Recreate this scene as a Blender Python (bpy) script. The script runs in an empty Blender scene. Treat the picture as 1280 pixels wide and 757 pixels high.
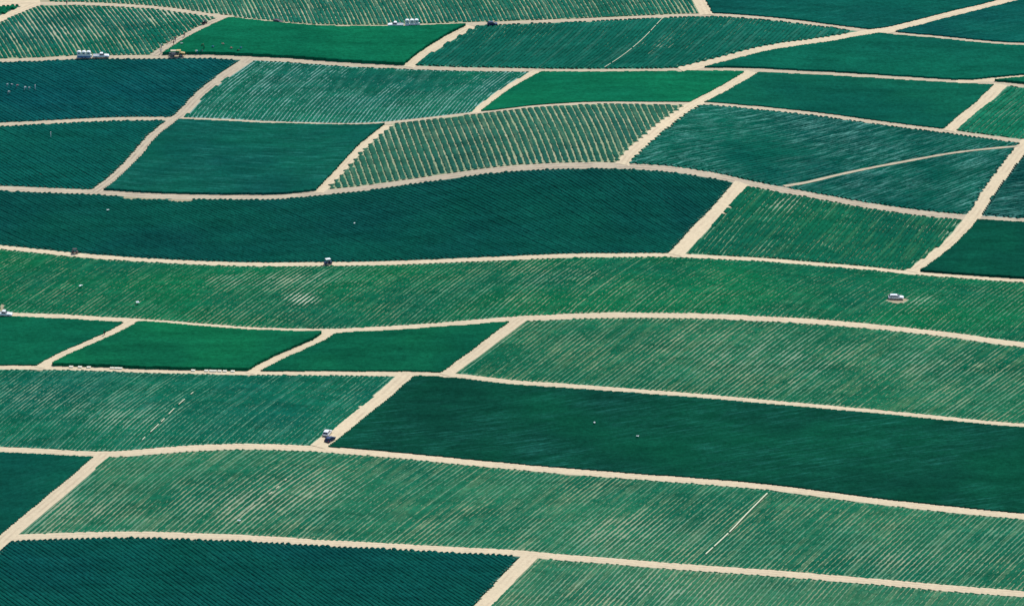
import bpy, bmesh, math, random
import numpy as np
from mathutils import Vector, Matrix
random.seed(7)
RNG = np.random.default_rng(11)
scene = bpy.context.scene
COL = scene.collection
R = math.radians

# ------------------------------------------------------------------ terrain and camera
TH = R(22.0); DIST = 2200.0; FPX = 8600.0
CAM = np.array([0.0, -DIST*math.cos(TH), DIST*math.sin(TH)])
FWD = np.array([0, math.cos(TH), -math.sin(TH)]); UP = np.array([0, math.sin(TH), math.cos(TH)])
BUMPS = [(24, 112, 13.0, 46, 52), (45, -15, 6.0, 75, 38), (-100, -128, 7.0, 42, 48), (70, 262, 5.5, 60, 45),
         (-60, 195, -3.5, 60, 40), (-95, 235, 3.0, 40, 30), (110, 60, -2.0, 60, 40), (-110, 20, 2.0, 60, 45), (120, -170, 2.0, 70, 50)]
def H(x, y):
    x = np.asarray(x, float); y = np.asarray(y, float)
    z = np.zeros(np.broadcast(x, y).shape)
    for cx, cy, a, sx, sy in BUMPS:
        z = z + a*np.exp(-((x-cx)/sx)**2/2-((y-cy)/sy)**2/2)
    return z
def ground_at(px, py):
    """where the sight line through a point of the picture meets the terrain"""
    px = np.asarray(px, float); py = np.asarray(py, float)
    dx = (px-640.0); u = (378.5-py)
    d = np.stack([dx, FWD[1]*FPX+UP[1]*u, FWD[2]*FPX+UP[2]*u], -1)
    z = np.zeros(px.shape)
    for _ in range(25):
        t = (z-CAM[2])/d[..., 2]
        x = CAM[0]+t*d[..., 0]; y = CAM[1]+t*d[..., 1]
        z = 0.5*z+0.5*H(x, y)
    return x, y
def to_px(x, y, z):
    rx = x-CAM[0]; ry = y-CAM[1]; rz = z-CAM[2]
    f = ry*FWD[1]+rz*FWD[2]; u = ry*UP[1]+rz*UP[2]
    return 640+FPX*rx/f, 378.5-FPX*u/f

# ------------------------------------------------------------------ value noise
_T = RNG.random((256, 256))
def vnoise(x, y, s, o=0):
    x = np.asarray(x)/s+o*17.3+1000; y = np.asarray(y)/s+o*5.7+1000
    xi = np.floor(x).astype(int); yi = np.floor(y).astype(int)
    fx = x-xi; fy = y-yi; fx = fx*fx*(3-2*fx); fy = fy*fy*(3-2*fy)
    a = _T[xi % 256, yi % 256]; b = _T[(xi+1) % 256, yi % 256]; c = _T[xi % 256, (yi+1) % 256]; d = _T[(xi+1) % 256, (yi+1) % 256]
    return (a*(1-fx)+b*fx)*(1-fy)+(c*(1-fx)+d*fx)*fy
def fbm(x, y, s, o=0):
    return vnoise(x, y, s, o)*.55+vnoise(x, y, s/2.1, o+1)*.3+vnoise(x, y, s/4.3, o+2)*.15

# ------------------------------------------------------------------ materials
def lin(c):
    return tuple(((v/255)/12.92 if v/255 <= .04045 else ((v/255+.055)/1.055)**2.4) for v in c)
def nt(name):
    m = bpy.data.materials.new(name); m.use_nodes = True
    t = m.node_tree; b = t.nodes['Principled BSDF']
    return m, t, b
def N(t, kind, **kw):
    n = t.nodes.new(kind)
    for k, v in kw.items():
        if k in n.inputs.keys() if isinstance(k, str) else False: n.inputs[k].default_value = v
        else: setattr(n, k, v)
    return n
def noise_node(t, vec, scale, detail=3, rough=.55):
    n = t.nodes.new('ShaderNodeTexNoise'); n.inputs['Scale'].default_value = scale
    n.inputs['Detail'].default_value = detail; n.inputs['Roughness'].default_value = rough
    t.links.new(vec, n.inputs['Vector']); return n.outputs['Fac']
def ramp(t, fac, lo, hi):
    n = t.nodes.new('ShaderNodeMapRange'); n.inputs['From Min'].default_value = lo; n.inputs['From Max'].default_value = hi
    t.links.new(fac, n.inputs['Value']); return n.outputs['Result']
def mix(t, fac, a, b):
    n = t.nodes.new('ShaderNodeMix'); n.data_type = 'RGBA'
    if isinstance(fac, (int, float)): n.inputs['Factor'].default_value = fac
    else: t.links.new(fac, n.inputs['Factor'])
    for s, v in (('A', a), ('B', b)):
        i = [q for q in n.inputs if q.name == s and q.type == 'RGBA'][0]
        if isinstance(v, tuple): i.default_value = (*v, 1)
        else: t.links.new(v, i)
    return [q for q in n.outputs if q.type == 'RGBA'][0]
def simple(name, c, rough=.5, metal=0.0, var=.12, scale=3.0, spec=.5):
    m, t, b = nt(name)
    tc = t.nodes.new('ShaderNodeTexCoord').outputs['Object']
    f = noise_node(t, tc, scale)
    cc = mix(t, f, tuple(v*(1-var) for v in c), tuple(min(1, v*(1+var)) for v in c))
    t.links.new(cc, b.inputs['Base Color']); b.inputs['Roughness'].default_value = rough
    b.inputs['Metallic'].default_value = metal; b.inputs['Specular IOR Level'].default_value = spec
    return m
def rowvec(t, ang, stretch=14.0):
    """world position turned so that X runs along the rows, squeezed along them"""
    g = t.nodes.new('ShaderNodeNewGeometry')
    mp = t.nodes.new('ShaderNodeMapping'); mp.inputs['Rotation'].default_value = (0, 0, -ang)
    t.links.new(g.outputs['Position'], mp.inputs['Vector'])
    m2 = t.nodes.new('ShaderNodeMapping'); m2.inputs['Scale'].default_value = (1/stretch, 1, 0)
    t.links.new(mp.outputs['Vector'], m2.inputs['Vector'])
    return g.outputs['Position'], m2.outputs['Vector']
def crop_mat(name, c1, c2, cs, ang, streak=.15, pale=0.0, palec=(.22, .42, .38)):
    """c1 main leaf colour, c2 second tone in broad patches, cs colour of scattered leaves; streak: along-row variation"""
    m, t, b = nt(name)
    pos, rv = rowvec(t, ang)
    broad = ramp(t, noise_node(t, pos, .022, 3), .38, .62)
    col = mix(t, broad, c1, c2)
    st = ramp(t, noise_node(t, rv, .55, 2), .52, .78)
    mu = t.nodes.new('ShaderNodeMath'); mu.operation = 'MULTIPLY'; mu.inputs[1].default_value = streak
    t.links.new(st, mu.inputs[0]); col = mix(t, mu.outputs[0], col, cs)
    if pale > 0:
        pv = t.nodes.new('ShaderNodeMapping'); pv.inputs['Rotation'].default_value = (0, 0, -ang); t.links.new(pos, pv.inputs['Vector'])
        pm = t.nodes.new('ShaderNodeMapping'); pm.inputs['Scale'].default_value = (.07, 1, 0); t.links.new(pv.outputs['Vector'], pm.inputs['Vector'])
        p1 = ramp(t, noise_node(t, pm.outputs['Vector'], .9, 6, .85), .50, .66)
        p2 = ramp(t, noise_node(t, pos, .03, 2), .36, .54)
        q = t.nodes.new('ShaderNodeMath'); q.operation = 'MULTIPLY'; t.links.new(p1, q.inputs[0]); t.links.new(p2, q.inputs[1])
        q2 = t.nodes.new('ShaderNodeMath'); q2.operation = 'MULTIPLY'; q2.inputs[1].default_value = pale; t.links.new(q.outputs[0], q2.inputs[0])
        col = mix(t, q2.outputs[0], col, palec)
    mt = t.nodes.new('ShaderNodeMapping'); mt.inputs['Scale'].default_value = (.30, 1, 0); t.links.new(pos, mt.inputs['Vector'])
    mo = t.nodes.new('ShaderNodeMapRange'); mo.inputs['From Min'].default_value = .3; mo.inputs['From Max'].default_value = .7
    mo.inputs['To Min'].default_value = .76; mo.inputs['To Max'].default_value = 1.26
    t.links.new(noise_node(t, mt.outputs['Vector'], .16, 5, .65), mo.inputs['Value'])
    h0 = t.nodes.new('ShaderNodeHueSaturation'); t.links.new(col, h0.inputs['Color']); t.links.new(mo.outputs['Result'], h0.inputs['Value']); col = h0.outputs['Color']
    leaf = ramp(t, noise_node(t, pos, .75, 6, .8), .28, .72)
    hs = t.nodes.new('ShaderNodeHueSaturation'); t.links.new(col, hs.inputs['Color'])
    mv = t.nodes.new('ShaderNodeMapRange'); mv.inputs['To Min'].default_value = .6; mv.inputs['To Max'].default_value = 1.4
    t.links.new(leaf, mv.inputs['Value']); t.links.new(mv.outputs['Result'], hs.inputs['Value'])
    hs.inputs['Saturation'].default_value = .99; t.links.new(hs.outputs['Color'], b.inputs['Base Color'])
    b.inputs['Roughness'].default_value = .75; b.inputs['Specular IOR Level'].default_value = 0
    return m
def road_mat(name, c1, c2, track=.5):
    m, t, b = nt(name)
    g = t.nodes.new('ShaderNodeNewGeometry').outputs['Position']
    uv = t.nodes.new('ShaderNodeUVMap'); uv.uv_map = 'UVMap'
    sep = t.nodes.new('ShaderNodeSeparateXYZ'); t.links.new(uv.outputs['UV'], sep.inputs['Vector'])
    # two wheel tracks: distance of |u-0.5| from 0.19
    a = t.nodes.new('ShaderNodeMath'); a.operation = 'SUBTRACT'; a.inputs[1].default_value = .5; t.links.new(sep.outputs['X'], a.inputs[0])
    n0 = noise_node(t, g, .08, 2)
    wob = t.nodes.new('ShaderNodeMath'); wob.operation = 'MULTIPLY_ADD'; wob.inputs[1].default_value = .25; wob.inputs[2].default_value = -.125
    t.links.new(n0, wob.inputs[0])
    a2 = t.nodes.new('ShaderNodeMath'); a2.operation = 'ADD'; t.links.new(a.outputs[0], a2.inputs[0]); t.links.new(wob.outputs[0], a2.inputs[1])
    ab = t.nodes.new('ShaderNodeMath'); ab.operation = 'ABSOLUTE'; t.links.new(a2.outputs[0], ab.inputs[0])
    s = t.nodes.new('ShaderNodeMath'); s.operation = 'SUBTRACT'; s.inputs[1].default_value = .18; t.links.new(ab.outputs[0], s.inputs[0])
    s2 = t.nodes.new('ShaderNodeMath'); s2.operation = 'ABSOLUTE'; t.links.new(s.outputs[0], s2.inputs[0])
    tr = ramp(t, s2.outputs[0], .11, .03)
    pn = ramp(t, noise_node(t, g, .12, 3), .40, .62)
    f = t.nodes.new('ShaderNodeMath'); f.operation = 'MULTIPLY'; t.links.new(tr, f.inputs[0]); t.links.new(pn, f.inputs[1])
    f2 = t.nodes.new('ShaderNodeMath'); f2.operation = 'MULTIPLY'; f2.inputs[1].default_value = track; t.links.new(f.outputs[0], f2.inputs[0])
    col = mix(t, f2.outputs[0], c1, c2)
    gn = ramp(t, noise_node(t, g, .9, 5, .7), .3, .7)
    hs = t.nodes.new('ShaderNodeHueSaturation'); t.links.new(col, hs.inputs['Color'])
    mv = t.nodes.new('ShaderNodeMapRange'); mv.inputs['To Min'].default_value = .86; mv.inputs['To Max'].default_value = 1.08
    t.links.new(gn, mv.inputs['Value']); t.links.new(mv.outputs['Result'], hs.inputs['Value'])
    t.links.new(hs.outputs['Color'], b.inputs['Base Color'])
    b.inputs['Roughness'].default_value = .95; b.inputs['Specular IOR Level'].default_value = .1
    return m

# ------------------------------------------------------------------ object helpers
def tag(o, label=None, cat=None, group=None, kind=None):
    if label: o['label'] = label
    if cat: o['category'] = cat
    if group: o['group'] = group
    if kind: o['kind'] = kind
    return o
def mesh_np(name, verts, quads, extra=None, mat=None, parent=None, smooth=False):
    me = bpy.data.meshes.new(name)
    nq = len(quads); ne = 0 if extra is None else len(extra)
    loops = quads.reshape(-1).astype(np.int32)
    starts = np.arange(nq, dtype=np.int32)*4; tot = np.full(nq, 4, np.int32)
    if ne:
        k = extra.shape[1]
        starts = np.concatenate([starts, nq*4+np.arange(ne, dtype=np.int32)*k]); tot = np.concatenate([tot, np.full(ne, k, np.int32)])
        loops = np.concatenate([loops, extra.reshape(-1).astype(np.int32)])
    me.vertices.add(len(verts)); me.vertices.foreach_set('co', verts.astype(np.float32).reshape(-1))
    me.loops.add(len(loops)); me.loops.foreach_set('vertex_index', loops)
    me.polygons.add(nq+ne); me.polygons.foreach_set('loop_start', starts.astype(np.int32)); me.polygons.foreach_set('loop_total', tot)
    if smooth: me.polygons.foreach_set('use_smooth', np.ones(nq+ne, bool))
    me.update(calc_edges=True)
    o = bpy.data.objects.new(name, me); COL.objects.link(o)
    if mat: me.materials.append(mat)
    if parent: o.parent = parent
    return o

# ------------------------------------------------------------------ roads (traced, then laid on the terrain)
# name, points, width in metres, tone
RD = [
 ('R1', [(47,4.5),(100,5),(150,7),(200,10.5),(250,17),(290,22.5),(320,26),(370,31),(420,33.5),(480,33.5),(560,31),(600,30),(640,28.5),(700,26.5),(760,24),(820,21),(880,19),(905,19.5),(960,23.5),(1000,28),(1050,34.5),(1090,39.5),(1130,43.5),(1180,48),(1240,54),(1280,56)], 3.2, 1),
 ('R1a', [(0,4),(25,3),(50,2)], 8.0, 0),
 ('R1b', [(0,24),(22,14),(45,5)], 4.4, 0),
 ('R2', [(0,76),(50,74.5),(100,72),(180,71.5),(215,71),(250,70.5),(310,73),(360,75.5),(430,80.5),(490,83.5),(540,85.5),(600,87),(640,87.5),(700,88.5),(760,88.5),(820,88),(860,87),(940,88),(980,90),(1060,94),(1150,99.5),(1210,103),(1246,104.5),(1280,107.5)], 3.2, 1),
 ('R2b', [(1195,102),(1215,102),(1240,99.5),(1280,96)], 3.0, 0),
 ('R3', [(0,156),(50,153.5),(100,151),(150,149),(200,148.5),(230,149),(280,151),(320,153),(380,155),(420,156),(470,155),(520,150),(580,143),(620,139),(660,134),(700,131),(740,129),(800,129),(850,129.5),(885,130),(900,131),(960,136.5),(1020,143),(1080,151),(1140,159),(1180,164),(1240,172),(1280,177.5)], 3.3, 1),
 ('R4', [(0,235.5),(60,238),(110,240),(150,242),(190,244.5),(240,246),(300,246.5),(350,246),(400,241),(450,236),(500,229),(550,222),(600,215),(650,210),(700,207.5),(760,207),(800,208.5),(850,213),(900,221),(930,228),(960,234),(1020,245),(1080,256),(1140,265),(1200,271),(1240,274),(1280,276.5)], 4.4, 2),
 ('R5', [(0,309),(50,314),(100,319),(150,323),(200,326),(260,329),(320,330.5),(400,330),(480,329),(560,326),(640,322.5),(720,319.5),(780,319),(840,319),(900,322),(960,325),(1020,330),(1080,335),(1140,341),(1200,345.5),(1280,351)], 3.1, 0),
 ('R6', [(0,393),(40,394.5),(80,396),(130,399),(200,403),(260,408),(320,412),(400,414),(460,412),(520,408.5),(580,404),(640,399),(700,396),(760,394),(820,394),(880,395),(960,398.5),(1020,402),(1080,407),(1140,413),(1200,420),(1240,426),(1280,431)], 3.5, 0),
 ('R7', [(0,459),(60,459.5),(120,461),(200,464),(300,466),(400,466.5),(480,467),(540,468),(580,471),(640,478),(700,482),(760,486.5),(820,491),(880,495.5),(940,501),(1000,506),(1060,511.5),(1120,517),(1180,523),(1240,529),(1280,532)], 3.0, 0),
 ('R8', [(0,562),(60,565),(110,567.5),(150,567),(200,563),(260,559),(320,558),(380,560),(440,564),(500,569),(540,573),(580,577),(640,582.5),(700,588),(760,592.5),(820,597),(880,601.5),(940,606.5),(1000,613.5),(1060,621.5),(1120,629),(1180,635.5),(1240,641.5),(1280,645)], 3.9, 0),
 ('R9', [(0,675),(25,671.5),(100,669),(170,668),(240,670),(320,673),(400,678),(480,682),(560,686.5),(640,690.5),(700,696),(760,700.5),(820,705.5),(880,710),(960,715.5),(1040,722),(1120,729),(1200,736),(1280,742)], 3.6, 0),
 ('D1', [(284,21),(262,31),(240,42),(213,57),(194,70)], 4.0, 2),
 ('D2', [(313,73),(298,83),(276,98),(250,119),(226,144),(217,150),(191,171),(172,193),(153,213),(137,227),(119,240)], 3.6, 2),
 ('D3', [(589,33),(568,44),(546,57),(527,70),(510,84)], 4.1, 0),
 ('D4', [(672,89),(655,98),(630,113),(608,129),(592,142)], 3.3, 0),
 ('D5', [(485,157),(462,175),(446,190),(430,208),(413,226),(398,241)], 3.3, 0),
 ('D6', [(940,90),(901,113),(872,128),(850,142),(828,158),(808,175),(790,191),(778,206)], 4.2, 0),
 ('D7', [(872,-4),(879,9),(884,19)], 4.3, 0),
 ('D8', [(1268,-1),(1256,2),(1186,19),(1123,35),(1090,40.5),(1035,50),(960,61),(903,75),(866,84),(850,87.5)], 4.6, 0),
 ('D9', [(1251,106),(1226,130),(1204,148),(1186,164)], 4.3, 0),
 ('D10', [(1284,178),(1274,190),(1256,213),(1236,240),(1222,263),(1211,278),(1193,299),(1168,320),(1140,340)], 4.4, 0),
 ('D11', [(928,229),(901,260),(873,288),(844,319)], 4.4, 0),
 ('D12', [(168,401),(148,413),(113,429),(83,442),(63,452),(50,460)], 4.3, 0),
 ('D13', [(415,415),(395,427),(358,443),(328,458),(312,467)], 3.4, 0),
 ('D14', [(652,398),(625,418),(601,436),(571,458),(556,469)], 3.9, 0),
 ('D15', [(509,468),(481,493),(453,515),(425,538),(398,559)], 4.8, 0),
 ('D16', [(131,567),(93,600),(58,629),(15,665),(0,678),(-20,695)], 4.5, 0),
 ('D17', [(664,694),(640,718),(616,744),(604,757)], 4.4, 0),
 ('T1', [(980,233),(1010,228),(1043,220),(1080,212),(1116,205),(1173,194.5),(1211,189),(1250,185),(1275,183)], 1.3, 0),
]
def extend(pts):
    p = [tuple(q) for q in pts]
    def out(q): return q[0] <= 0 or q[0] >= 1280 or q[1] <= 0 or q[1] >= 757
    def ext(a, b):
        dx, dy = a[0]-b[0], a[1]-b[1]; l = math.hypot(dx, dy); return [(a[0]+dx/l*k, a[1]+dy/l*k) for k in (50, 100, 150, 220, 300)]
    if out(p[0]): p = ext(p[0], p[1])[::-1]+p
    if out(p[-1]): p = p+ext(p[-1], p[-2])
    return p
def smooth_line(x, y, step=2.5):
    """Catmull-Rom through the points, resampled"""
    P = np.stack([x, y], 1); P = np.vstack([2*P[0]-P[1], P, 2*P[-1]-P[-2]])
    out = []
    for i in range(1, len(P)-2):
        a, b, c, d = P[i-1], P[i], P[i+1], P[i+2]
        n = max(2, int(np.linalg.norm(c-b)/step))
        t = (np.arange(n)/n)[:, None]
        out.append(.5*((2*b)+(-a+c)*t+(2*a-5*b+4*c-d)*t*t+(-a+3*b-3*c+d)*t**3))
    out.append(P[-2][None]); return np.vstack(out)
X0, X1, Y0, Y1, RES = -300.0, 300.0, -360.0, 440.0, 0.25
NX = int((X1-X0)/RES); NY = int((Y1-Y0)/RES)
gx = X0+(np.arange(NX)+.5)*RES; gy = Y0+(np.arange(NY)+.5)*RES
road = np.full((NY, NX), 9.0, np.float32)       # signed distance to the nearest road edge, kept up to a few metres
roads_xy = {}; path = road.copy()
for name, pts, w, tone in RD:
    e = extend(pts); x, y = ground_at([q[0] for q in e], [q[1] for q in e])
    L = smooth_line(x, y); roads_xy[name] = L
    hw = w/2; pad = hw+3.2
    tgt = path if w < 2 else road
    for a, b in zip(L[:-1], L[1:]):
        lo = np.minimum(a, b)-pad; hi = np.maximum(a, b)+pad
        i0 = max(0, int((lo[0]-X0)/RES)); i1 = min(NX, int((hi[0]-X0)/RES)+1); j0 = max(0, int((lo[1]-Y0)/RES)); j1 = min(NY, int((hi[1]-Y0)/RES)+1)
        if i1 <= i0 or j1 <= j0: continue
        XX = gx[None, i0:i1]-a[0]; YY = gy[j0:j1, None]-a[1]; d = b-a; l2 = max(1e-6, float(d@d))
        t = np.clip((XX*d[0]+YY*d[1])/l2, 0, 1)
        dist = np.sqrt((XX-t*d[0])**2+(YY-t*d[1])**2)-hw
        tgt[j0:j1, i0:i1] = np.minimum(tgt[j0:j1, i0:i1], dist)
XXg, YYg = np.meshgrid(gx, gy)
wob = (vnoise(XXg, YYg, 2.2, 3)-.5)*.34+(vnoise(XXg, YYg, 9, 5)-.5)*.36
open_ = ((road+wob) > 0) & (path > 0)
zz = H(XXg, YYg); PX, PY = to_px(XXg, YYg, zz)
# a worn turning place beside the brownish road
def blob(cx, cy, rx, ry):
    global open_
    d = ((PX-cx)/rx)**2+((PY-cy)/ry)**2+(vnoise(XXg, YYg, 3, 8)-.5)*1.2
    open_ &= ~(d < 1)
blob(190, 246, 34, 4.0); blob(225, 250, 16, 2.2); blob(2, 386, 3.5, 6); blob(712, 591, 9, 3.2); blob(1121, 374.5, 13, 4.0)
inside = (PX > -285) & (PX < 1565) & (PY > -150) & (PY < 850)
open_ &= inside
# ------------------------------------------------------------------ fields = connected open ground between the roads
lab = np.full((NY, NX), -1, np.int32); parent_ = []
def find(a):
    while parent_[a] != a: parent_[a] = parent_[parent_[a]]; a = parent_[a]
    return a
prev = []
for j in range(NY):
    r = open_[j].astype(np.int8); d = np.diff(np.concatenate([[0], r, [0]]))
    s = np.flatnonzero(d == 1); e = np.flatnonzero(d == -1); cur = []
    pi = 0
    for a, b in zip(s, e):
        idl = -1
        for (pa, pb, pid) in prev:
            if pa < b and pb > a:
                rt = find(pid)
                if idl < 0: idl = rt
                elif idl != rt: parent_[rt] = idl
        if idl < 0: idl = len(parent_); parent_.append(idl)
        lab[j, a:b] = idl; cur.append((a, b, idl))
    prev = cur
roots = np.array([find(i) for i in range(len(parent_))]+[-1], np.int32)
lab = roots[lab]
def cell(x, y):
    i = np.clip(((np.asarray(x)-X0)/RES).astype(int), 0, NX-1); j = np.clip(((np.asarray(y)-Y0)/RES).astype(int), 0, NY-1); return j, i

# leaf colours before light: g(r,g,b) is how the sunlit leaf should read
LIT = 1.42
def g(r, gg, b): return tuple(v/LIT for v in lin((max(r, 4)+9, gg, b+3)))
BRIGHT = (g(4,108,74), g(6,116,76), g(30,138,98))
SOLID = (g(5,98,70), g(6,104,70), g(28,128,92))
DEEP = (g(3,92,66), g(5,100,72), g(20,120,100))
TEALD = (g(3,88,86), g(5,94,84), g(40,130,120))
NIGHT = (g(2,82,72), g(4,92,74), g(28,122,104))
STRIPE = (g(12,102,84), g(10,110,82), g(75,142,118))
LIGHT = (g(45,130,98), g(32,130,92), g(120,165,120))
TAN = (g(18,106,86), g(26,114,88), g(95,145,115))
# seed pixel, guide (row direction traced on the picture), spacing, width fraction, height, gappiness, colours, streak, pale, label
F = [
 ((8,13), [(0,0),(10,-8)], 1.4, .98, .8, .0, BRIGHT, .1, 0, 'tiny bright green wedge of crop in the top left corner beside the pale track'),
 ((300,8), [(300,-10),(312,12),(320,30)], 1.55, .84, .30, .36, TAN, .7, 0, 'long striped field along the top edge behind the pickup and all white toilet trailer'),
 ((100,40), [(95,5),(112,26),(140,66)], 1.6, .88, .30, .34, STRIPE, .55, 0, 'striped green field directly above the white pickup and blue based trailer at top left'),
 ((400,55), [(400,60),(420,56)], 1.3, 1.04, 1.15, .0, BRIGHT, .05, 0, 'smooth bright green field where coloured pickers bend beside the yellow machine'),
 ((700,55), [(755,87),(780,70),(805,49),(830,24)], 1.45, .99, .5, .26, (g(10,100,80), g(15,112,90), g(75,148,125)), .5, 0, 'mid green field at top crossed by one thin pale pipe line slanting to the right'),
 ((1000,10), [(1000,10),(1030,5)], 1.3, 1.03, .45, .0, (g(2,86,74), g(3,96,78), g(20,120,102)), .1, .15, 'dark smooth top right field between the short vertical track and wide pale road'),
 ((1200,35), [(1200,35),(1230,30)], 1.3, 1.03, .45, .0, (g(2,84,76), g(4,96,80), g(25,124,108)), .15, .25, 'dark teal field in the far top right corner below the wide pale road'),
 ((1100,75), [(1100,75),(1130,70)], 1.3, 1.03, .65, .0, (g(6,96,76), g(6,106,80), g(22,124,100)), .1, 0, 'smooth lens shaped green field right of centre at top, under the road crossing'),
 ((100,110), [(60,90),(100,110),(150,137)], 1.4, .97, .34, .0, TEALD, .25, 0, 'dark teal field with fine falling rows below the white trailer, where pale pickers work'),
 ((430,115), [(226,144),(250,119),(276,98)], 1.4, .86, .22, .30, (g(12,102,82), g(12,114,84), g(85,158,135)), .5, 0, 'green field with fanning whitish lines left half, in the second band from the top'),
 ((740,108), [(740,108),(770,100)], 1.3, 1.04, .40, .0, BRIGHT, .05, 0, 'narrow bright smooth field directly above the strongly striped tan field'),
 ((1080,122), [(1080,120),(1110,124)], 1.3, 1.03, .40, .0, (g(4,90,72), g(8,102,76), g(22,122,98)), .1, 0, 'smooth green wedge right of the diagonal road and above the whitish streaked field'),
 ((1272,101), [(0,0),(10,-8)], 1.3, 1.03, .9, .0, SOLID, .1, 0, 'sliver of crop between two forking roads at the right edge near the top'),
 ((60,190), [(60,170),(100,190),(150,217)], 1.4, .97, .34, .0, (g(4,94,82), g(5,98,80), g(30,124,108)), .2, 0, 'dark field with fine falling rows at the left edge, left of the winding dirt road'),
 ((300,195), [(300,195),(330,197)], 1.3, 1.03, .85, .0, (g(3,84,72), g(5,96,74), g(35,126,112)), .1, .45, 'dark smooth four sided field with a faint whitish patch, right of the winding dirt road'),
 ((620,170), [(646,128),(664,165),(680,205)], 2.15, .80, .30, .18, (g(30,100,82), g(42,112,86), g(110,145,110)), .55, 0, 'most strongly striped field, tan soil lines between green rows, above the long dark field'),
 ((900,180), [(880,195),(1000,172)], 1.4, .93, .5, .10, (g(3,90,76), g(5,102,80), g(45,138,118)), .3, .8, 'teal field with whitish streaks and worn patches above the thin curved footpath'),
 ((1150,235), [(1060,235),(1180,208)], 1.4, .95, .24, .14, (g(5,98,78), g(10,110,84), g(55,144,120)), .35, .85, 'whitish streaked teal field below the thin curved footpath on the right'),
 ((1255,140), [(1186,164),(1204,148),(1226,130)], 1.7, .88, .45, .40, (g(16,118,86), g(14,122,86), g(90,165,130)), .5, 0, 'small striped field at the right edge near the top, right of the short steep road'),
 ((1268,245), [(1240,250),(1280,244)], 1.4, .97, .6, .1, (g(2,80,70), g(5,92,76), g(55,142,126)), .4, .7, 'small dark field with whitish flecks at the right edge beside the bending road'),
 ((400,285), [(470,238),(560,276),(660,320)], 1.3, .97, .34, .0, NIGHT, .2, .08, 'long dark curving field across the left and middle with fine falling rows'),
 ((1040,280), [(890,302),(925,262),(950,236)], 1.5, .98, .4, .38, (g(8,98,72), g(10,108,74), g(80,148,98)), .5, 0, 'green field with short yellowish lines at its top edge, between two right diagonal roads'),
 ((1255,310), [(1250,310),(1270,312)], 1.3, 1.03, .9, .0, (g(0,70,56), g(3,88,64), g(10,102,76)), .1, 0, 'dark smooth field at the right edge just below the crossing of two roads'),
 ((600,365), [(320,380),(390,333),(440,303)], 1.5, .90, .22, .26, (g(10,102,72), g(8,114,70), g(70,148,104)), .5, 0, 'longest bright green band across the whole picture, with the white car standing in it'),
 ((50,425), [(50,425),(80,420)], 1.3, 1.03, .45, .0, SOLID, .05, 0, 'smooth green field at the left edge where the dark figure stands by the road'),
 ((230,435), [(230,435),(260,437)], 1.3, 1.04, 1.15, .0, (g(6,100,66), g(8,114,70), g(20,128,86)), .05, 0, 'smooth bright green lens shaped field with small pale crates along its lower edge'),
 ((470,437), [(470,437),(500,435)], 1.3, 1.04, .5, .0, (g(4,92,64), g(8,108,70), g(20,124,86)), .05, 0, 'smooth green middle field right of the crate lined field, tapering to a point'),
 ((950,450), [(571,458),(601,436),(625,418)], 1.5, .78, .16, .30, (g(10,104,72), g(26,118,80), g(100,148,100)), .6, 0, 'wide striped green field right of centre with fine pale and yellowish rising lines'),
 ((200,510), [(425,538),(453,515),(481,493)], 1.45, .88, .20, .28, (g(8,100,78), g(10,110,78), g(70,150,125)), .5, 0, 'striped green field with a short broken pale pipe, left of the parked cars'),
 ((850,550), [(850,550),(880,545)], 1.3, 1.03, .42, .0, (g(1,70,52), g(2,84,58), g(10,104,84)), .1, .30, 'very dark smooth field in the lower middle and right, beside the two parked cars'),
 ((40,600), [(40,600),(70,590)], 1.3, 1.03, .45, .0, (g(3,82,66), g(5,94,70), g(25,115,96)), .1, .15, 'dark smooth corner field at the lower left edge, left of the slanting road'),
 ((500,630), [(28,654),(58,629),(93,600)], 1.5, .78, .16, .30, (g(14,106,76), g(32,122,84), g(105,150,108)), .6, 0, 'broad striped green field near the bottom holding the long pale dashed pipe'),
 ((300,715), [(240,690),(290,725),(330,753)], 1.3, .97, .38, .0, (g(2,84,76), g(4,92,76), g(30,124,106)), .2, 0, 'dark teal field with fine falling rows in the bottom left corner'),
 ((900,735), [(640,725),(672,694)], 1.5, .77, .16, .30, (g(34,118,84), g(52,130,90), g(118,158,112)), .6, 0, 'pale striped green field along the bottom right edge'),
]
# hand placed bare patches where the soil shows: px, py, rx, ry, strength
BARE = [(377,373,17,7,.9),(400,348,55,12,.16),(300,350,50,12,.14),(960,445,60,26,.09),(1130,455,80,30,.08),(870,445,60,26,.05),(1010,455,40,16,.07),(1160,285,45,8,.22),(990,255,30,8,.2),(90,640,60,30,.10),
        (400,610,70,26,.14),(300,630,60,25,.12),(790,665,80,30,.10),(820,735,90,20,.12),(1150,375,28,7,.2),(330,215,14,6,.1),(700,345,50,12,.1),(160,525,60,22,.12),(60,500,50,22,.12),
        (1230,565,1,1,0),(820,60,60,10,.15),(60,40,70,14,.18),(200,18,150,9,.22),(470,170,60,12,.1),(1150,700,80,16,.1)]
def build_field(k, spec):
    seed, guide, sp, wf, h, gap, cols, streak, pale, label = spec
    sx, sy = ground_at(seed[0], seed[1]); j, i = cell(sx, sy); L = int(lab[j, i])
    if L < 0:
        print('SEED OFF', k, seed); return None
    if L in used: print('SEED DUP', k, seed)
    used.add(L)
    gX, gY = ground_at([q[0] for q in guide], [q[1] for q in guide])
    if abs(gY[-1]-gY[0]) < 1e-6: gY[-1] += 1
    o = np.argsort(gY); gX = gX[o]; gY = gY[o]
    ang = math.atan2(gY[-1]-gY[0], gX[-1]-gX[0])
    return emit(k, L, gX, gY, ang, sp, wf, h, gap, cols, streak, pale, label)
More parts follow.
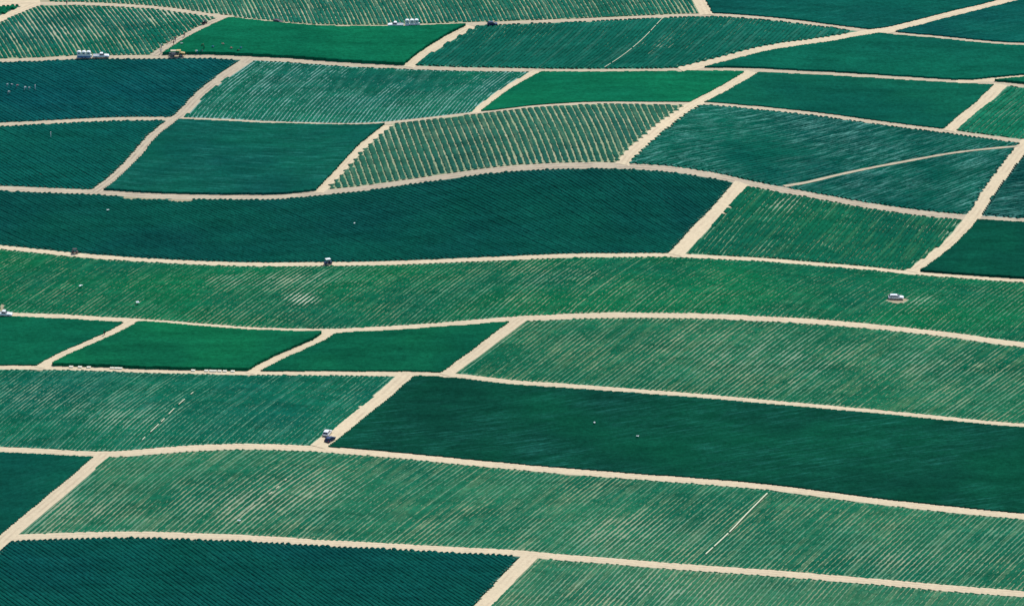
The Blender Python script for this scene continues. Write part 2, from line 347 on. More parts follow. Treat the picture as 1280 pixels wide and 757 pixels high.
def canopy(k, L, ang, h, cols, streak, pale, label, jj, ii):
    """closed leaf cover of a smooth field with its edge walls"""
    j0, j1, i0, i1 = (jj.min()-2)//2*2, (jj.max()+4)//2*2, (ii.min()-2)//2*2, (ii.max()+4)//2*2
    j0 = max(0, j0); i0 = max(0, i0); j1 = min(NY//2*2, j1); i1 = min(NX//2*2, i1)
    m = (lab[j0:j1, i0:i1] == L); m = m.reshape(m.shape[0]//2, 2, m.shape[1]//2, 2).sum((1, 3)) >= 3
    m = np.pad(m, 1); my, mx = m.shape; cs = RES*2
    vx = X0+i0*RES+(np.arange(mx+1)-1)*cs; vy = Y0+j0*RES+(np.arange(my+1)-1)*cs
    VX, VY = np.meshgrid(vx, vy); VX = VX+(RNG.random(VX.shape)-.5)*.28; VY = VY+(RNG.random(VY.shape)-.5)*.28
    mp = np.pad(m, 1); full = mp[:-1, :-1] & mp[1:, :-1] & mp[:-1, 1:] & mp[1:, 1:]
    acr = -VX*math.sin(ang)+VY*math.cos(ang); along = VX*math.cos(ang)+VY*math.sin(ang)
    top = h*(.86+.16*fbm(VX, VY, 12, k)+.10*(vnoise(along/6, acr/1.3, 1, k)-.5)+.07*(RNG.random(VX.shape)-.5))
    top = np.where(full, top, top*.90)
    G0 = H(VX, VY); NV = VX.size; ids = np.arange(NV).reshape(VX.shape)
    V = np.concatenate([np.stack([VX, VY, G0+top], -1).reshape(-1, 3), np.stack([VX, VY, G0-.08], -1).reshape(-1, 3)])
    a, b_, c, d = ids[:-1, :-1], ids[:-1, 1:], ids[1:, 1:], ids[1:, :-1]
    Q = [np.stack([a[m], b_[m], c[m], d[m]], 1)]
    def wall(mask, p, q): Q.append(np.stack([p[mask], q[mask], q[mask]+NV, p[mask]+NV], 1)[:, ::-1])
    z = np.zeros_like(m)
    up = z.copy(); up[:-1] = m[1:]; dn = z.copy(); dn[1:] = m[:-1]; lf = z.copy(); lf[:, 1:] = m[:, :-1]; rt = z.copy(); rt[:, :-1] = m[:, 1:]
    wall(m & ~dn, a, b_); wall(m & ~up, c, d); wall(m & ~lf, d, a); wall(m & ~rt, b_, c)
    Q = np.concatenate(Q); uv_ = np.zeros(2*NV, bool); uv_[Q.reshape(-1)] = True; rm = np.cumsum(uv_)-1
    ob = mesh_np('crop_field', V[uv_], rm[Q], None, crop_mat('crop_%02d' % k, *cols, ang, streak, pale, (.04, .27, .23) if k in (5, 6, 14, 29, 30, 20) else (.15, .40, .34)))
    tag(ob, label, 'crop field', None, 'thing')
    return len(Q)
def floor_sheet(k, L, parent, tint, jj, ii):
    """the weedy soil between the rows"""
    f = 4; j0, i0 = jj.min()//f*f, ii.min()//f*f; j1 = min(NY//f*f, (jj.max()//f+1)*f); i1 = min(NX//f*f, (ii.max()//f+1)*f)
    m = (lab[j0:j1, i0:i1] == L); m = m.reshape(m.shape[0]//f, f, m.shape[1]//f, f).sum((1, 3)) >= 7
    vx = X0+i0*RES+np.arange(m.shape[1]+1)*RES*f; vy = Y0+j0*RES+np.arange(m.shape[0]+1)*RES*f
    VX, VY = np.meshgrid(vx, vy); ids = np.arange(VX.size).reshape(VX.shape)
    V = np.stack([VX, VY, H(VX, VY)+.022], -1).reshape(-1, 3)
    Q = np.stack([ids[:-1, :-1][m], ids[:-1, 1:][m], ids[1:, 1:][m], ids[1:, :-1][m]], 1)
    u_ = np.zeros(len(V), bool); u_[Q.reshape(-1)] = True; rm = np.cumsum(u_)-1
    m_, t, b = nt('floor_%02d' % k); pos = t.nodes.new('ShaderNodeNewGeometry').outputs['Position']
    c = mix(t, ramp(t, noise_node(t, pos, .05, 3), .42, .6), tint[0], tint[1])
    c = mix(t, ramp(t, noise_node(t, pos, .9, 4, .7), .40, .72), c, tuple(v*.62 for v in tint[0]))
    an = t.nodes.new('ShaderNodeAttribute'); an.attribute_name = 'bare'; c = mix(t, an.outputs['Fac'], c, (.50, .50, .38))
    t.links.new(c, b.inputs['Base Color']); b.inputs['Roughness'].default_value = 1; b.inputs['Specular IOR Level'].default_value = .02
    px, py = to_px(V[:, 0], V[:, 1], V[:, 2]); ba = np.zeros(len(V))
    for bx, by, rx, ry, s in BARE: ba += s*np.exp(-((px-bx)/rx)**2-((py-by)/ry)**2)*2.2
    so_ = mesh_np('soil', V[u_], rm[Q], None, m_, parent)
    at = so_.data.attributes.new('bare', 'FLOAT', 'POINT'); at.data.foreach_set('value', np.clip(ba[u_], 0, 1).astype(np.float32))
GREENISH = ((.10, .26, .17), (.16, .29, .19)); TANNISH = ((.30, .36, .21), (.40, .40, .25)); MIXED = ((.13, .27, .165), (.26, .31, .18)); DARKSOIL = ((.05, .13, .10), (.06, .15, .11)); WHITISH = ((.20, .38, .33), (.15, .34, .28))
def emit(k, L, gX, gY, ang, sp, wf, h, gap, cols, streak, pale, label):
    jj, ii = np.nonzero(lab == L)
    if wf >= 1: return canopy(k, L, ang, h, cols, streak, pale, label, jj, ii)
    ya, yb = Y0+jj.min()*RES, Y0+(jj.max()+1)*RES; xa, xb = X0+ii.min()*RES, X0+(ii.max()+1)*RES
    step = .8
    # guide as a smooth x(y), extended straight, then sampled evenly along its length
    yy = np.arange(ya-1, yb+1, .25)
    if len(gY) == 2: xx = gX[0]+(yy-gY[0])*(gX[1]-gX[0])/(gY[1]-gY[0])
    else:
        c = np.polyfit(gY, gX, 2); xx = np.polyval(c, yy)
        s0 = 2*c[0]*gY[0]+c[1]; s1 = 2*c[0]*gY[-1]+c[1]; lo = yy < gY[0]; hi = yy > gY[-1]
        xx[lo] = np.polyval(c, gY[0])+s0*(yy[lo]-gY[0]); xx[hi] = np.polyval(c, gY[-1])+s1*(yy[hi]-gY[-1])
    cl = np.concatenate([[0], np.cumsum(np.hypot(np.diff(xx), np.diff(yy)))]); n = max(3, int(cl[-1]/step))
    tt = np.linspace(0, cl[-1], n); cx = np.interp(tt, cl, xx); cy = np.interp(tt, cl, yy)
    tx = np.gradient(cx); ty = np.gradient(cy); l = np.hypot(tx, ty); tx /= l; ty /= l
    spx = sp/abs(math.sin(ang)); off = np.arange(xa-cx.max()-2, xb-cx.min()+2, spx); nr = len(off)
    PXr = cx[None, :]+off[:, None]+(RNG.random((nr, 1))-.5)*(.06 if gap > 0 else .02)*sp
    PYr = np.broadcast_to(cy[None, :], PXr.shape)+(RNG.random((nr, 1))-.5)*.3*step
    TX = np.broadcast_to(tx[None, :], PXr.shape); TY = np.broadcast_to(ty[None, :], PXr.shape)
    j, i = cell(PXr, PYr); ins = (lab[j, i] == L) & (PXr > X0) & (PXr < X1)
    # soil showing through: narrower hedges
    along = PXr*math.cos(ang)+PYr*math.sin(ang); acr = -PXr*math.sin(ang)+PYr*math.cos(ang)
    patch = fbm(PXr, PYr, 38, k)                       # broad
    line = vnoise(along, acr, 1.0, k) if False else vnoise(along/14.0, acr/(sp*1.1), 1.0, k+3)   # streaks along rows
    px, py = to_px(PXr, PYr, H(PXr, PYr))
    hand = np.zeros(PXr.shape)
    if gap > 0:
        for bx, by, rx, ry, s in BARE: hand += s*np.exp(-((px-bx)/rx)**2-((py-by)/ry)**2)*2
    fine = np.clip((vnoise(along/2.6, acr/(sp*.9), 1.0, k+9)-.30)*2.6, 0, 1)
    rowr = RNG.random((nr, 1))
    gp = gap*np.clip((patch-.42)*3.2+.45, 0, 1.1)*np.clip((line-.38)*3.0, 0, 1)*(.35+.65*fine)+hand*np.clip((line-.25)*2, .25, 1)*(.4+.6*fine)
    gp = gp+(gap > .1)*(rowr > .86)*gap*.6*np.clip((line-.2)*2, 0, 1)*(.3+.7*fine)
    jit = RNG.random(PXr.shape)
    wfe = wf
    if gap > 0:      # stretches where the leaves have closed over the soil line, row by row and in broad areas
        p2 = fbm(PXr, PYr, 26, k+21); l2 = vnoise(along/9.0, acr/(sp*.8), 1.0, k+13); f2 = vnoise(along/1.8, acr/(sp*.8), 1.0, k+15)
        cl_ = np.clip((.60-p2)*3.0+(l2-.45)*1.8+(f2-.5)*.9, 0, 1)*np.clip(1-hand*2.5, 0, 1)
        wfe = wf+(1.02-wf)*cl_*(.45 if k == 15 else (.7 if k in (1, 2) else .92))
    w = sp*.5*np.clip(wfe-gp*.78, .16, 1.06)*(1+(jit-.5)*(.38 if gap > .1 else .14))
    hh = h*np.clip(1-gp*.5, .35, 1)*(1+(RNG.random(PXr.shape)-.5)*(.30 if wf < 1 else .16))
    if wf >= 1: hh = hh*(.92+.16*fbm(PXr, PYr, 14, k+5))
    rdist = np.where(path[j, i] < .9, 1.0, road[j, i]); band = (rdist > .75) & (rdist < 1.25) & ins      # a shallow furrow that follows the verge
    w = np.where(band, w*.5, w); hh = np.where(band, hh*.25, hh)
    nx_, ny_ = -TY, TX
    prof = [(-1.0, -.02), (-.90, .66), (-.5, .95), (.5, .95), (.90, .66), (1.0, -.02)]
    K = len(prof); V = np.empty(PXr.shape+(K, 3), np.float32)
    for q, (a, b) in enumerate(prof):
        jl = (RNG.random(PXr.shape)-.5)*.13*sp
        ax = PXr+nx_*(a*w+jl); ay = PYr+ny_*(a*w+jl)
        V[..., q, 0] = ax; V[..., q, 1] = ay; V[..., q, 2] = H(ax, ay)+b*hh*(1+(RNG.random(PXr.shape)-.5)*.14)+(-.05 if b <= 0 else 0)
    seg = ins[:, :-1] & ins[:, 1:]
    f_ = np.pad(seg, ((0, 0), (3, 3))); n_ = seg.shape[1]; keep = np.zeros_like(seg)      # no orphan tufts shorter than three steps
    for a_ in range(3): keep |= f_[:, 1+a_:1+a_+n_] & f_[:, 2+a_:2+a_+n_] & f_[:, 3+a_:3+a_+n_]
    seg &= keep
    n2 = PXr.shape[1]; base = (np.arange(nr)[:, None]*n2+np.arange(n2)[None, :])*K
    b0 = base[:, :-1][seg]; b1 = base[:, 1:][seg]
    quads = np.concatenate([np.stack([b0+q, b1+q, b1+q+1, b0+q+1], 1) for q in range(K-1)])[:, ::-1]
    sp_ = np.pad(seg, ((0, 0), (1, 1))); st = seg & ~sp_[:, :-2]; en = seg & ~sp_[:, 2:]
    caps = np.concatenate([np.stack([base[:, :-1][st]+q for q in range(K)], 1), np.stack([base[:, 1:][en]+q for q in range(K)][::-1], 1)])
    usedv = np.zeros(nr*n2*K, bool); usedv[quads.reshape(-1)] = True; usedv[caps.reshape(-1)] = True
    remap = np.cumsum(usedv)-1
    ob = mesh_np('crop_field', V.reshape(-1, 3)[usedv], remap[quads], remap[caps], crop_mat('crop_%02d' % k, *cols, ang, streak, pale, (.04, .27, .23) if k in (5, 6, 14, 29, 30, 20) else (.15, .40, .34)))
    tag(ob, label, 'crop field', None, 'thing')
    tint = DARKSOIL if gap == 0 else (TANNISH if k in (1, 2, 15) else (WHITISH if pale > .5 or k == 9 else (MIXED if k in (21, 23, 27, 31, 33) else GREENISH)))
    floor_sheet(k, L, ob, tint, jj, ii)
    return len(quads)
used = set(); tot = 0
for k, s in enumerate(F):
    n = build_field(k, s); tot += n or 0
# the same crops go on outside the picture
sizes = np.bincount(lab[lab >= 0])
extra_lab = ['dark crop block reaching in from beyond the edge of the picture', ]
for L in np.argsort(-sizes)[:60]:
    if L in used or sizes[L] < 1200: continue
    m = lab == L; vis = m & (PX > 0) & (PX < 1280) & (PY > 0) & (PY < 757)
    print('UNSEEDED', L, sizes[L], 'visible', int(vis.sum()), 'px', PX[m].mean(), PY[m].mean())
    used.add(int(L))
    n = emit(40+len(used), int(L), np.array([0., 1.]), np.array([0., 2.]), math.atan2(2, 1), 1.4, 1.03, .8, 0, SOLID, .1, 0, 'green crop block beyond the outer roads at the edge')
    for o_ in bpy.data.objects:
        if o_.get('label', '').startswith('green crop block beyond'): o_['group'] = 'crop blocks beyond the outer roads'
print('QUADS', tot)

# ------------------------------------------------------------------ ground sheet to the horizon
def axis(a, b, step):
    core = list(np.arange(a, b+.1, step)); o = []
    d = step; v = b
    while v < 30000: d *= 1.35; v += d; o.append(v)
    lo = []; d = step; v = a
    while v > -30000: d *= 1.35; v -= d; lo.append(v)
    return np.array(lo[::-1]+core+o)
ax, ay = axis(-315, 315, 3.0), axis(-375, 460, 3.0)
GX, GY = np.meshgrid(ax, ay); GZ = H(GX, GY)-.02
nx, ny = len(ax), len(ay); idx = np.arange(nx*ny).reshape(ny, nx)
q = np.stack([idx[:-1, :-1].ravel(), idx[:-1, 1:].ravel(), idx[1:, 1:].ravel(), idx[1:, :-1].ravel()], 1)
m, t, b = nt('soil')
gpn = t.nodes.new('ShaderNodeNewGeometry').outputs['Position']
c = mix(t, ramp(t, noise_node(t, gpn, .03, 3), .4, .6), (.36, .31, .20), (.42, .33, .23))
c = mix(t, ramp(t, noise_node(t, gpn, 1.2, 4, .7), .35, .75), c, (.30, .30, .18))
t.links.new(c, b.inputs['Base Color']); b.inputs['Roughness'].default_value = 1; b.inputs['Specular IOR Level'].default_value = .05
ground = mesh_np('ground', np.stack([GX.ravel(), GY.ravel(), GZ.ravel()], 1), q, None, m, smooth=True)
tag(ground, 'pale tan soil under the whole valley of fields', None, None, 'structure')

# ------------------------------------------------------------------ road ribbons
tones = [road_mat('track_pale', (.645, .53, .355), (.50, .395, .265), .65), road_mat('track_mid', (.51, .43, .30), (.40, .32, .22), .6), road_mat('track_brown', (.50, .42, .30), (.32, .255, .19), .9)]
TONE = {'R4': 2, 'D2': 2}
for k, (name, pts, w, tone) in enumerate(RD):
    L = roads_xy[name]; T = np.gradient(L, axis=0); T /= np.linalg.norm(T, axis=1)[:, None]; Nn = np.stack([-T[:, 1], T[:, 0]], 1)
    us = np.linspace(-1, 1, 7); ww = w/2+(.32 if w > 2 else .05)
    rag = (vnoise(L[:, 0], L[:, 1], 3.0, k)-.5)*.3
    V = np.stack([np.stack([L[:, 0]+Nn[:, 0]*(ww+rag)*u, L[:, 1]+Nn[:, 1]*(ww+rag)*u], 1) for u in us], 1)
    Z = H(V[..., 0], V[..., 1])+.05+.005*k
    Z[:, 0] -= .08; Z[:, -1] -= .08
    P = np.concatenate([V, Z[..., None]], 2); n = len(L); ii = np.arange(n*7).reshape(n, 7)
    q = np.stack([ii[:-1, :-1].ravel(), ii[:-1, 1:].ravel(), ii[1:, 1:].ravel(), ii[1:, :-1].ravel()], 1)
    o = mesh_np('footpath' if w < 2 else 'dirt_road', P.reshape(-1, 3), q[:, ::-1], None, tones[1 if w < 2 else tone], smooth=True)
    uvl = o.data.uv_layers.new(name='UVMap'); li = np.empty(len(o.data.loops), np.int32); o.data.loops.foreach_get('vertex_index', li)
    uv = np.stack([(li % 7)/6.0, (li//7)*.1], 1).astype(np.float32); uvl.data.foreach_set('uv', uv.ravel())
    tag(o, None, None, None, 'structure')

# ------------------------------------------------------------------ small things
class MB:
    def __init__(s): s.v = []; s.f = []
    def add(s, vs, fs):
        o = len(s.v); s.v += [tuple(v) for v in vs]; s.f += [tuple(i+o for i in f) for f in fs]
    def box(s, x0, x1, y0, y1, z0, z1, tx=0, ty=0):
        s.add([(x0,y0,z0),(x1,y0,z0),(x1,y1,z0),(x0,y1,z0),(x0+tx,y0+ty,z1),(x1-tx,y0+ty,z1),(x1-tx,y1-ty,z1),(x0+tx,y1-ty,z1)],
              [(3,2,1,0),(4,5,6,7),(0,1,5,4),(1,2,6,5),(2,3,7,6),(3,0,4,7)])
    def prism(s, prof, y0, y1, inset=0, zi=1e9):
        n = len(prof)
        a = [(x, y0+(inset if z > zi else 0), z) for x, z in prof]; b = [(x, y1-(inset if z > zi else 0), z) for x, z in prof]
        s.add(a+b, [tuple(range(n)), tuple(range(2*n-1, n-1, -1))]+[(i, i+n, (i+1) % n+n, (i+1) % n) for i in range(n)])
    def cyl(s, c, r, w, n=14, axis='y', r2=None):
        cx, cy, cz = c; vs = []; r2 = r if r2 is None else r2
        for sgn, rr in ((-1, r), (1, r2)):
            for i in range(n):
                a = 2*math.pi*i/n; u, v = rr*math.cos(a), rr*math.sin(a)
                vs.append((cx+u, cy+sgn*w/2, cz+v) if axis == 'y' else ((cx+u, cy+v, cz+sgn*w/2) if axis == 'z' else (cx+sgn*w/2, cy+u, cz+v)))
        s.add(vs, [tuple(range(n)), tuple(range(2*n-1, n-1, -1))]+[(i, i+n, (i+1) % n+n, (i+1) % n) for i in range(n)])
    def build(s, name, mat, parent=None, bevel=0):
        me = bpy.data.meshes.new(name); me.from_pydata(s.v, [], s.f)
        bm = bmesh.new(); bm.from_mesh(me); bmesh.ops.recalc_face_normals(bm, faces=bm.faces)
        if bevel: bmesh.ops.bevel(bm, geom=[e for e in bm.edges if e.calc_face_angle(0) > .5], offset=bevel, segments=2, affect='EDGES', clamp_overlap=True)
        bm.to_mesh(me); bm.free()
        me.materials.append(mat); o = bpy.data.objects.new(name, me); COL.objects.link(o)
        if parent: o.parent = parent
        return o
def empty(name, px, py, rz=0, scale=1, dz=0.08):
    x, y = ground_at(px, py); x = float(x); y = float(y)
    e = bpy.data.objects.new(name, None); COL.objects.link(e); e.location = (x, y, float(H(x, y))+dz); e.rotation_euler = (0, 0, rz); e.scale = (scale,)*3
    e.empty_display_size = .3
    return e
def px_dir(a, b):
    x, y = ground_at([a[0], b[0]], [a[1], b[1]]); return math.atan2(y[1]-y[0], x[1]-x[0])
WHITE = simple('white_paint', (.80, .81, .82), .35, var=.04)
GLASS = simple('dark_glass', (.02, .03, .045), .12, var=.1)
TYRE = simple('tyre_rubber', (.02, .02, .022), .85)
STEEL = simple('steel', (.45, .46, .48), .4, .7)
DARKM = simple('dark_metal', (.03, .032, .04), .5, .3)
NAVY = simple('navy_paint', (.012, .03, .10), .3)
BLUE = simple('blue_plastic', (.02, .16, .38), .45)
AMBER = simple('amber_paint', (.55, .38, .13), .45)
TANC = simple('tan_canvas', (.50, .42, .28), .8)
MAROON = simple('dark_red_paint', (.03, .012, .014), .5)
PLAST = simple('white_plastic', (.78, .80, .78), .5, var=.06)
REDL = simple('red_lens', (.4, .01, .01), .3); CLEAR = simple('clear_lens', (.75, .78, .8), .15)

def wheels(root, xs, y, r, w=.24):
    for x in xs:
        for s in (-1, 1):
            a = MB(); a.cyl((x, s*y, r), r, w, 16); wo = a.build('wheel', TYRE, root, .02)
            c = MB(); c.cyl((x, s*(y+w/2+.005), r), r*.58, .03, 12); c.build('rim', STEEL, wo)
def pickup(px, py, rz, label, paint=WHITE, group=None):
    e = empty('pickup_truck', px, py, rz); tag(e, label, 'pickup truck', group)
    b = MB()
    b.prism([(-2.75,.48),(-2.75,.80),(-.55,.80),(-.55,1.12),(1.05,1.14),(1.15,1.14),(2.45,1.05),(2.72,.92),(2.72,.48)], -.95, .95)
    b.box(-2.75, -.55, -.95, -.87, .80, 1.14); b.box(-2.75, -.55, .87, .95, .80, 1.14); b.box(-2.75, -2.68, -.87, .87, .80, 1.12)
    b.build('body', paint, e, .03)
    c = MB(); c.prism([(-.60,1.12),(-.42,1.78),(-.25,1.84),(.45,1.84),(.62,1.78),(1.15,1.13)], -.90, .90, .13, 1.5); c.build('cab', paint, e, .03)
    def pane(vs): g_ = MB(); g_.add(vs, [(0,1,2,3)]); g_.build('window', GLASS, e)
    for s in (-1, 1):
        y0, y1 = s*.912, s*.79
        pane([(-.42,y0,1.18),(.28,y0,1.18),(.22,y1,1.74),(-.33,y1,1.74)]); pane([(.34,y0,1.18),(1.02,y0,1.18),(.58,y1,1.74),(.28,y1,1.74)])
    w_ = .78
    pane([(1.155,-w_,1.17),(1.155,w_,1.17),(.672,w_*.93,1.76),(.672,-w_*.93,1.76)])
    pane([(-.61,-w_,1.20),(-.61,w_,1.20),(-.455,w_*.93,1.73),(-.455,-w_*.93,1.73)])
    wheels(e, (-1.75, 1.75), .84, .38)
    for x in (2.76, -2.80):
        bp = MB(); bp.box(x-.06, x+.06, -.93, .93, .45, .66); bp.build('bumper', STEEL, e, .02)
    for s in (-1, 1):
        hl = MB(); hl.box(2.70, 2.735, s*.75-.14, s*.75+.14, .74, .90); hl.build('headlight', CLEAR, e)
        tl = MB(); tl.box(-2.775, -2.745, s*.88-.06, s*.88+.06, .74, 1.0); tl.build('tail_light', REDL, e)
        mr = MB(); mr.box(.95, 1.05, s*1.03-.09, s*1.03+.09, 1.16, 1.34); mr.build('mirror', paint, e, .01)
    return e
def car(px, py, rz, label, paint, h=1.6, L=4.6, dz=.08):
    e = empty('parked_car', px, py, rz, dz=dz); tag(e, label, 'car')
    k = L/4.6; z = h/1.6
    b = MB(); b.prism([(-2.25*k,.35),(-2.3*k,.85*z),(-2.1*k,1.0*z),(1.05*k,1.0*z),(2.0*k,.86*z),(2.28*k,.68*z),(2.3*k,.35)], -.90, .90); b.build('body', paint, e, .05)
    c = MB(); c.prism([(-2.12*k,.99*z),(-1.75*k,1.52*z),(-1.4*k,1.6*z),(.0,1.6*z),(.3*k,1.52*z),(1.1*k,.99*z)], -.84, .84, .13, 1.3*z); c.build('cabin', paint, e, .04)
    def pane(vs): g_ = MB(); g_.add(vs, [(0,1,2,3)]); g_.build('window', GLASS, e)
    for s in (-1, 1):
        y0, y1 = s*.852, s*.735
        pane([(-1.9*k,y0,1.04*z),(-.98*k,y0,1.04*z),(-.98*k,y1,1.48*z),(-1.62*k,y1,1.48*z)])
        pane([(-.9*k,y0,1.04*z),(-.02*k,y0,1.04*z),(-.05*k,y1,1.48*z),(-.9*k,y1,1.48*z)])
        pane([(.06*k,y0,1.04*z),(.92*k,y0,1.04*z),(.26*k,y1,1.48*z),(.03*k,y1,1.48*z)])
    pane([(1.09*k,-.72,1.03*z),(1.09*k,.72,1.03*z),(.36*k,.64,1.50*z),(.36*k,-.64,1.50*z)])
    pane([(-2.13*k,-.72,1.05*z),(-2.13*k,.72,1.05*z),(-1.80*k,.64,1.49*z),(-1.80*k,-.64,1.49*z)])
    wheels(e, (-1.42*k, 1.42*k), .80, .33, .22)
    for s in (-1, 1):
        hl = MB(); hl.box(2.24*k, 2.31*k, s*.68-.16, s*.68+.16, .60, .72); hl.build('headlight', CLEAR, e)
        tl = MB(); tl.box(-2.33*k, -2.27*k, s*.74-.1, s*.74+.1, .70, .90); tl.build('tail_light', REDL, e)
        mr = MB(); mr.box(.72, .84, s*.98-.09, s*.98+.09, 1.02, 1.16); mr.build('mirror', paint, e, .01)
    bp = MB(); bp.box(-2.36*k, -2.28*k, -.85, .85, .38, .58); bp.build('bumper', DARKM, e, .02)
    return e
def toilet_trailer(px, py, rz, label, low):
    e = empty('toilet_trailer', px, py, rz); tag(e, label, 'portable toilet trailer', 'toilet trailers on the field roads'); e.scale = (1.1, 1.1, 1.0)
    a = MB(); a.box(-2.4, 2.2, -.8, .8, .42, .56); a.box(2.2, 3.0, -.05, .05, .44, .52); a.build('frame', STEEL, e, .01)
    t_ = MB(); t_.box(-2.2, 1.9, -.72, .72, .56, .95); t_.build('tank', low, e, .03)
    for i, x in enumerate((-1.65, -.15, 1.35)):
        c = MB(); c.prism([(x-.64,.96),(x-.64,2.35),(x+.64,2.35),(x+.64,.96)], -.60, .60); cb = c.build('cabin', PLAST, e, .04)
        r_ = MB(); r_.prism([(x-.62,2.34),(x-.62,2.42),(x-.42,2.62),(x-.15,2.70),(x+.15,2.70),(x+.42,2.62),(x+.62,2.42),(x+.62,2.34)], -.66, .66); r_.build('roof', PLAST, cb, .02)
        d = MB(); d.box(x-.36, x+.36, -.625, -.598, 1.02, 2.15); dd = d.build('door', PLAST, cb, .008)
        v = MB(); v.box(x-.30, x+.30, -.640, -.612, 1.78, 2.10); v.build('vent', DARKM, cb)
        p_ = MB(); p_.cyl((x+.42, .45, 2.62), .06, .5, 8, 'z'); p_.build('vent_pipe', PLAST, cb)
    s_ = MB(); s_.box(1.95, 2.45, -.35, .35, .56, 1.35, .06, .06); s_.build('wash_basin', PLAST, e, .03)
    s3 = MB(); s3.box(-2.2, 1.9, -1.05, -.82, .36, .42); s3.build('step', STEEL, e)
    wheels(e, (-.6, .35), .88, .34, .2)
    return e

# white vehicles at the top
pickup(126.5, 72.5, R(2), 'white pickup facing right on the narrow road beside the blue based toilet trailer')
toilet_trailer(105.5, 73.2, R(-2), 'three white toilet cabins on a blue based trailer left of the white pickup', BLUE)
pickup(494.5, 33.8, R(180), 'white pickup facing left on the top road beside the all white toilet trailer')
toilet_trailer(515.5, 33.6, R(4), 'three white toilet cabins on an all pale trailer right of the left facing pickup', PLAST)
pickup(4.5, 395.0, R(-8), 'white pickup cut by the left edge, standing on the road in the middle height')
ec = car(1120, 373.5, R(-2), 'lone white car standing on a small bare patch inside the long bright green band', WHITE, 1.45, 4.9)
car(409, 543.5, px_dir((398,559),(425,538))+R(8), 'white car parked on the wide slanting road behind the dark blue car', WHITE, 1.7)
car(412.5, 551, px_dir((398,559),(425,538))+R(-6), 'dark blue car parked nearest the lower end of the slanting road by the white car', NAVY, 1.45, 4.2)
car(615.5, 32, R(5), 'small dark blue car on the top road right of the top centre road fork', NAVY, 1.4, 3.6)
car(347, 29.2, R(-10), 'small dark low car half hidden by striped crops left of the upper centre pickup', MAROON, 1.3, 3.4)

def buggy(px, py, rz, label, paint, roof, k=1.0, name='farm_buggy', cat='farm buggy'):
    e = empty(name, px, py, rz, k); tag(e, label, cat)
    a = MB(); a.prism([(-1.2,.45),(-1.2,.95),(-.45,.95),(-.4,.62),(.35,.62),(.5,1.0),(1.25,.85),(1.3,.45)], -.62, .62); a.build('body', paint, e, .03)
    s_ = MB(); s_.box(-.5, .0, -.5, .5, .62, .80); s_.box(-.55, -.42, -.5, .5, .80, 1.25); s_.build('seat', DARKM, e, .02)
    for x in (-.62, .62):
        for y in (-.58, .58):
            p = MB(); p.box(x-.04, x+.04, y-.04, y+.04, .85, 1.85); p.build('post', DARKM, e)
    r_ = MB(); r_.box(-.85, .85, -.72, .72, 1.85, 1.94, .05, .05); r_.build('canopy', roof, e, .01)
    st = MB(); st.cyl((.36, 0, 1.12), .17, .04, 12, 'x'); st.build('steering_wheel', DARKM, e)
    wheels(e, (-.85, .9), .66, .32, .24)
    return e
buggy(410, 330.5, R(200), 'dark blue farm buggy with a pale canopy on the road under the long dark field', NAVY, PLAST, 1.0)
buggy(93.5, 317, R(3), 'dark reddish farm buggy at the upper edge of the road on the far left side', MAROON, MAROON, .85)
buggy(255.5, 30.5, px_dir((240,42),(262,31)), 'small black farm buggy at the upper end of the slanting road above the crew', DARKM, DARKM, .8)

# harvest machine
e = empty('harvest_machine', 223, 71.0, R(2)); tag(e, 'yellow and tan harvest machine with a dark frame at the road junction', 'farm machine')
a = MB(); a.box(-2.6, 1.9, -.55, .55, .75, .95); a.box(-2.5, -2.4, -.6, .6, .95, 2.2); a.box(-.9, -.8, -.6, .6, .95, 2.2); a.build('frame', DARKM, e, .01)
a = MB(); a.prism([(.2,.95),(.2,1.6),(1.0,1.62),(2.3,1.45),(2.35,.95)], -.6, .6); a.build('engine_hood', AMBER, e, .04)
a = MB(); a.box(-.7, .9, -.8, .8, 2.25, 2.37, .08, .08); cn = a.build('canopy', AMBER, e, .02)
for x in (-.6, .8):
    for y in (-.65, .65):
        p = MB(); p.box(x-.035, x+.035, y-.035, y+.035, .95, 2.25); p.build('post', DARKM, e)
a = MB(); a.box(-2.7, -.75, -.8, .8, 2.2, 2.28); a.build('shade_cloth', TANC, e)
a = MB(); a.box(-3.3, -1.0, -1.6, -.6, .95, 1.03); a.box(-3.3, -1.0, .6, 1.6, .95, 1.03); a.build('conveyor', DARKM, e)
a = MB(); a.box(-.45, -.05, -.28, .28, .95, 1.12); a.box(-.5, -.38, -.28, .28, 1.12, 1.5); a.build('seat', DARKM, e, .02)
wheels(e, (.9,), .78, .62, .34); wheels(e, (-1.9,), .78, .42, .26)

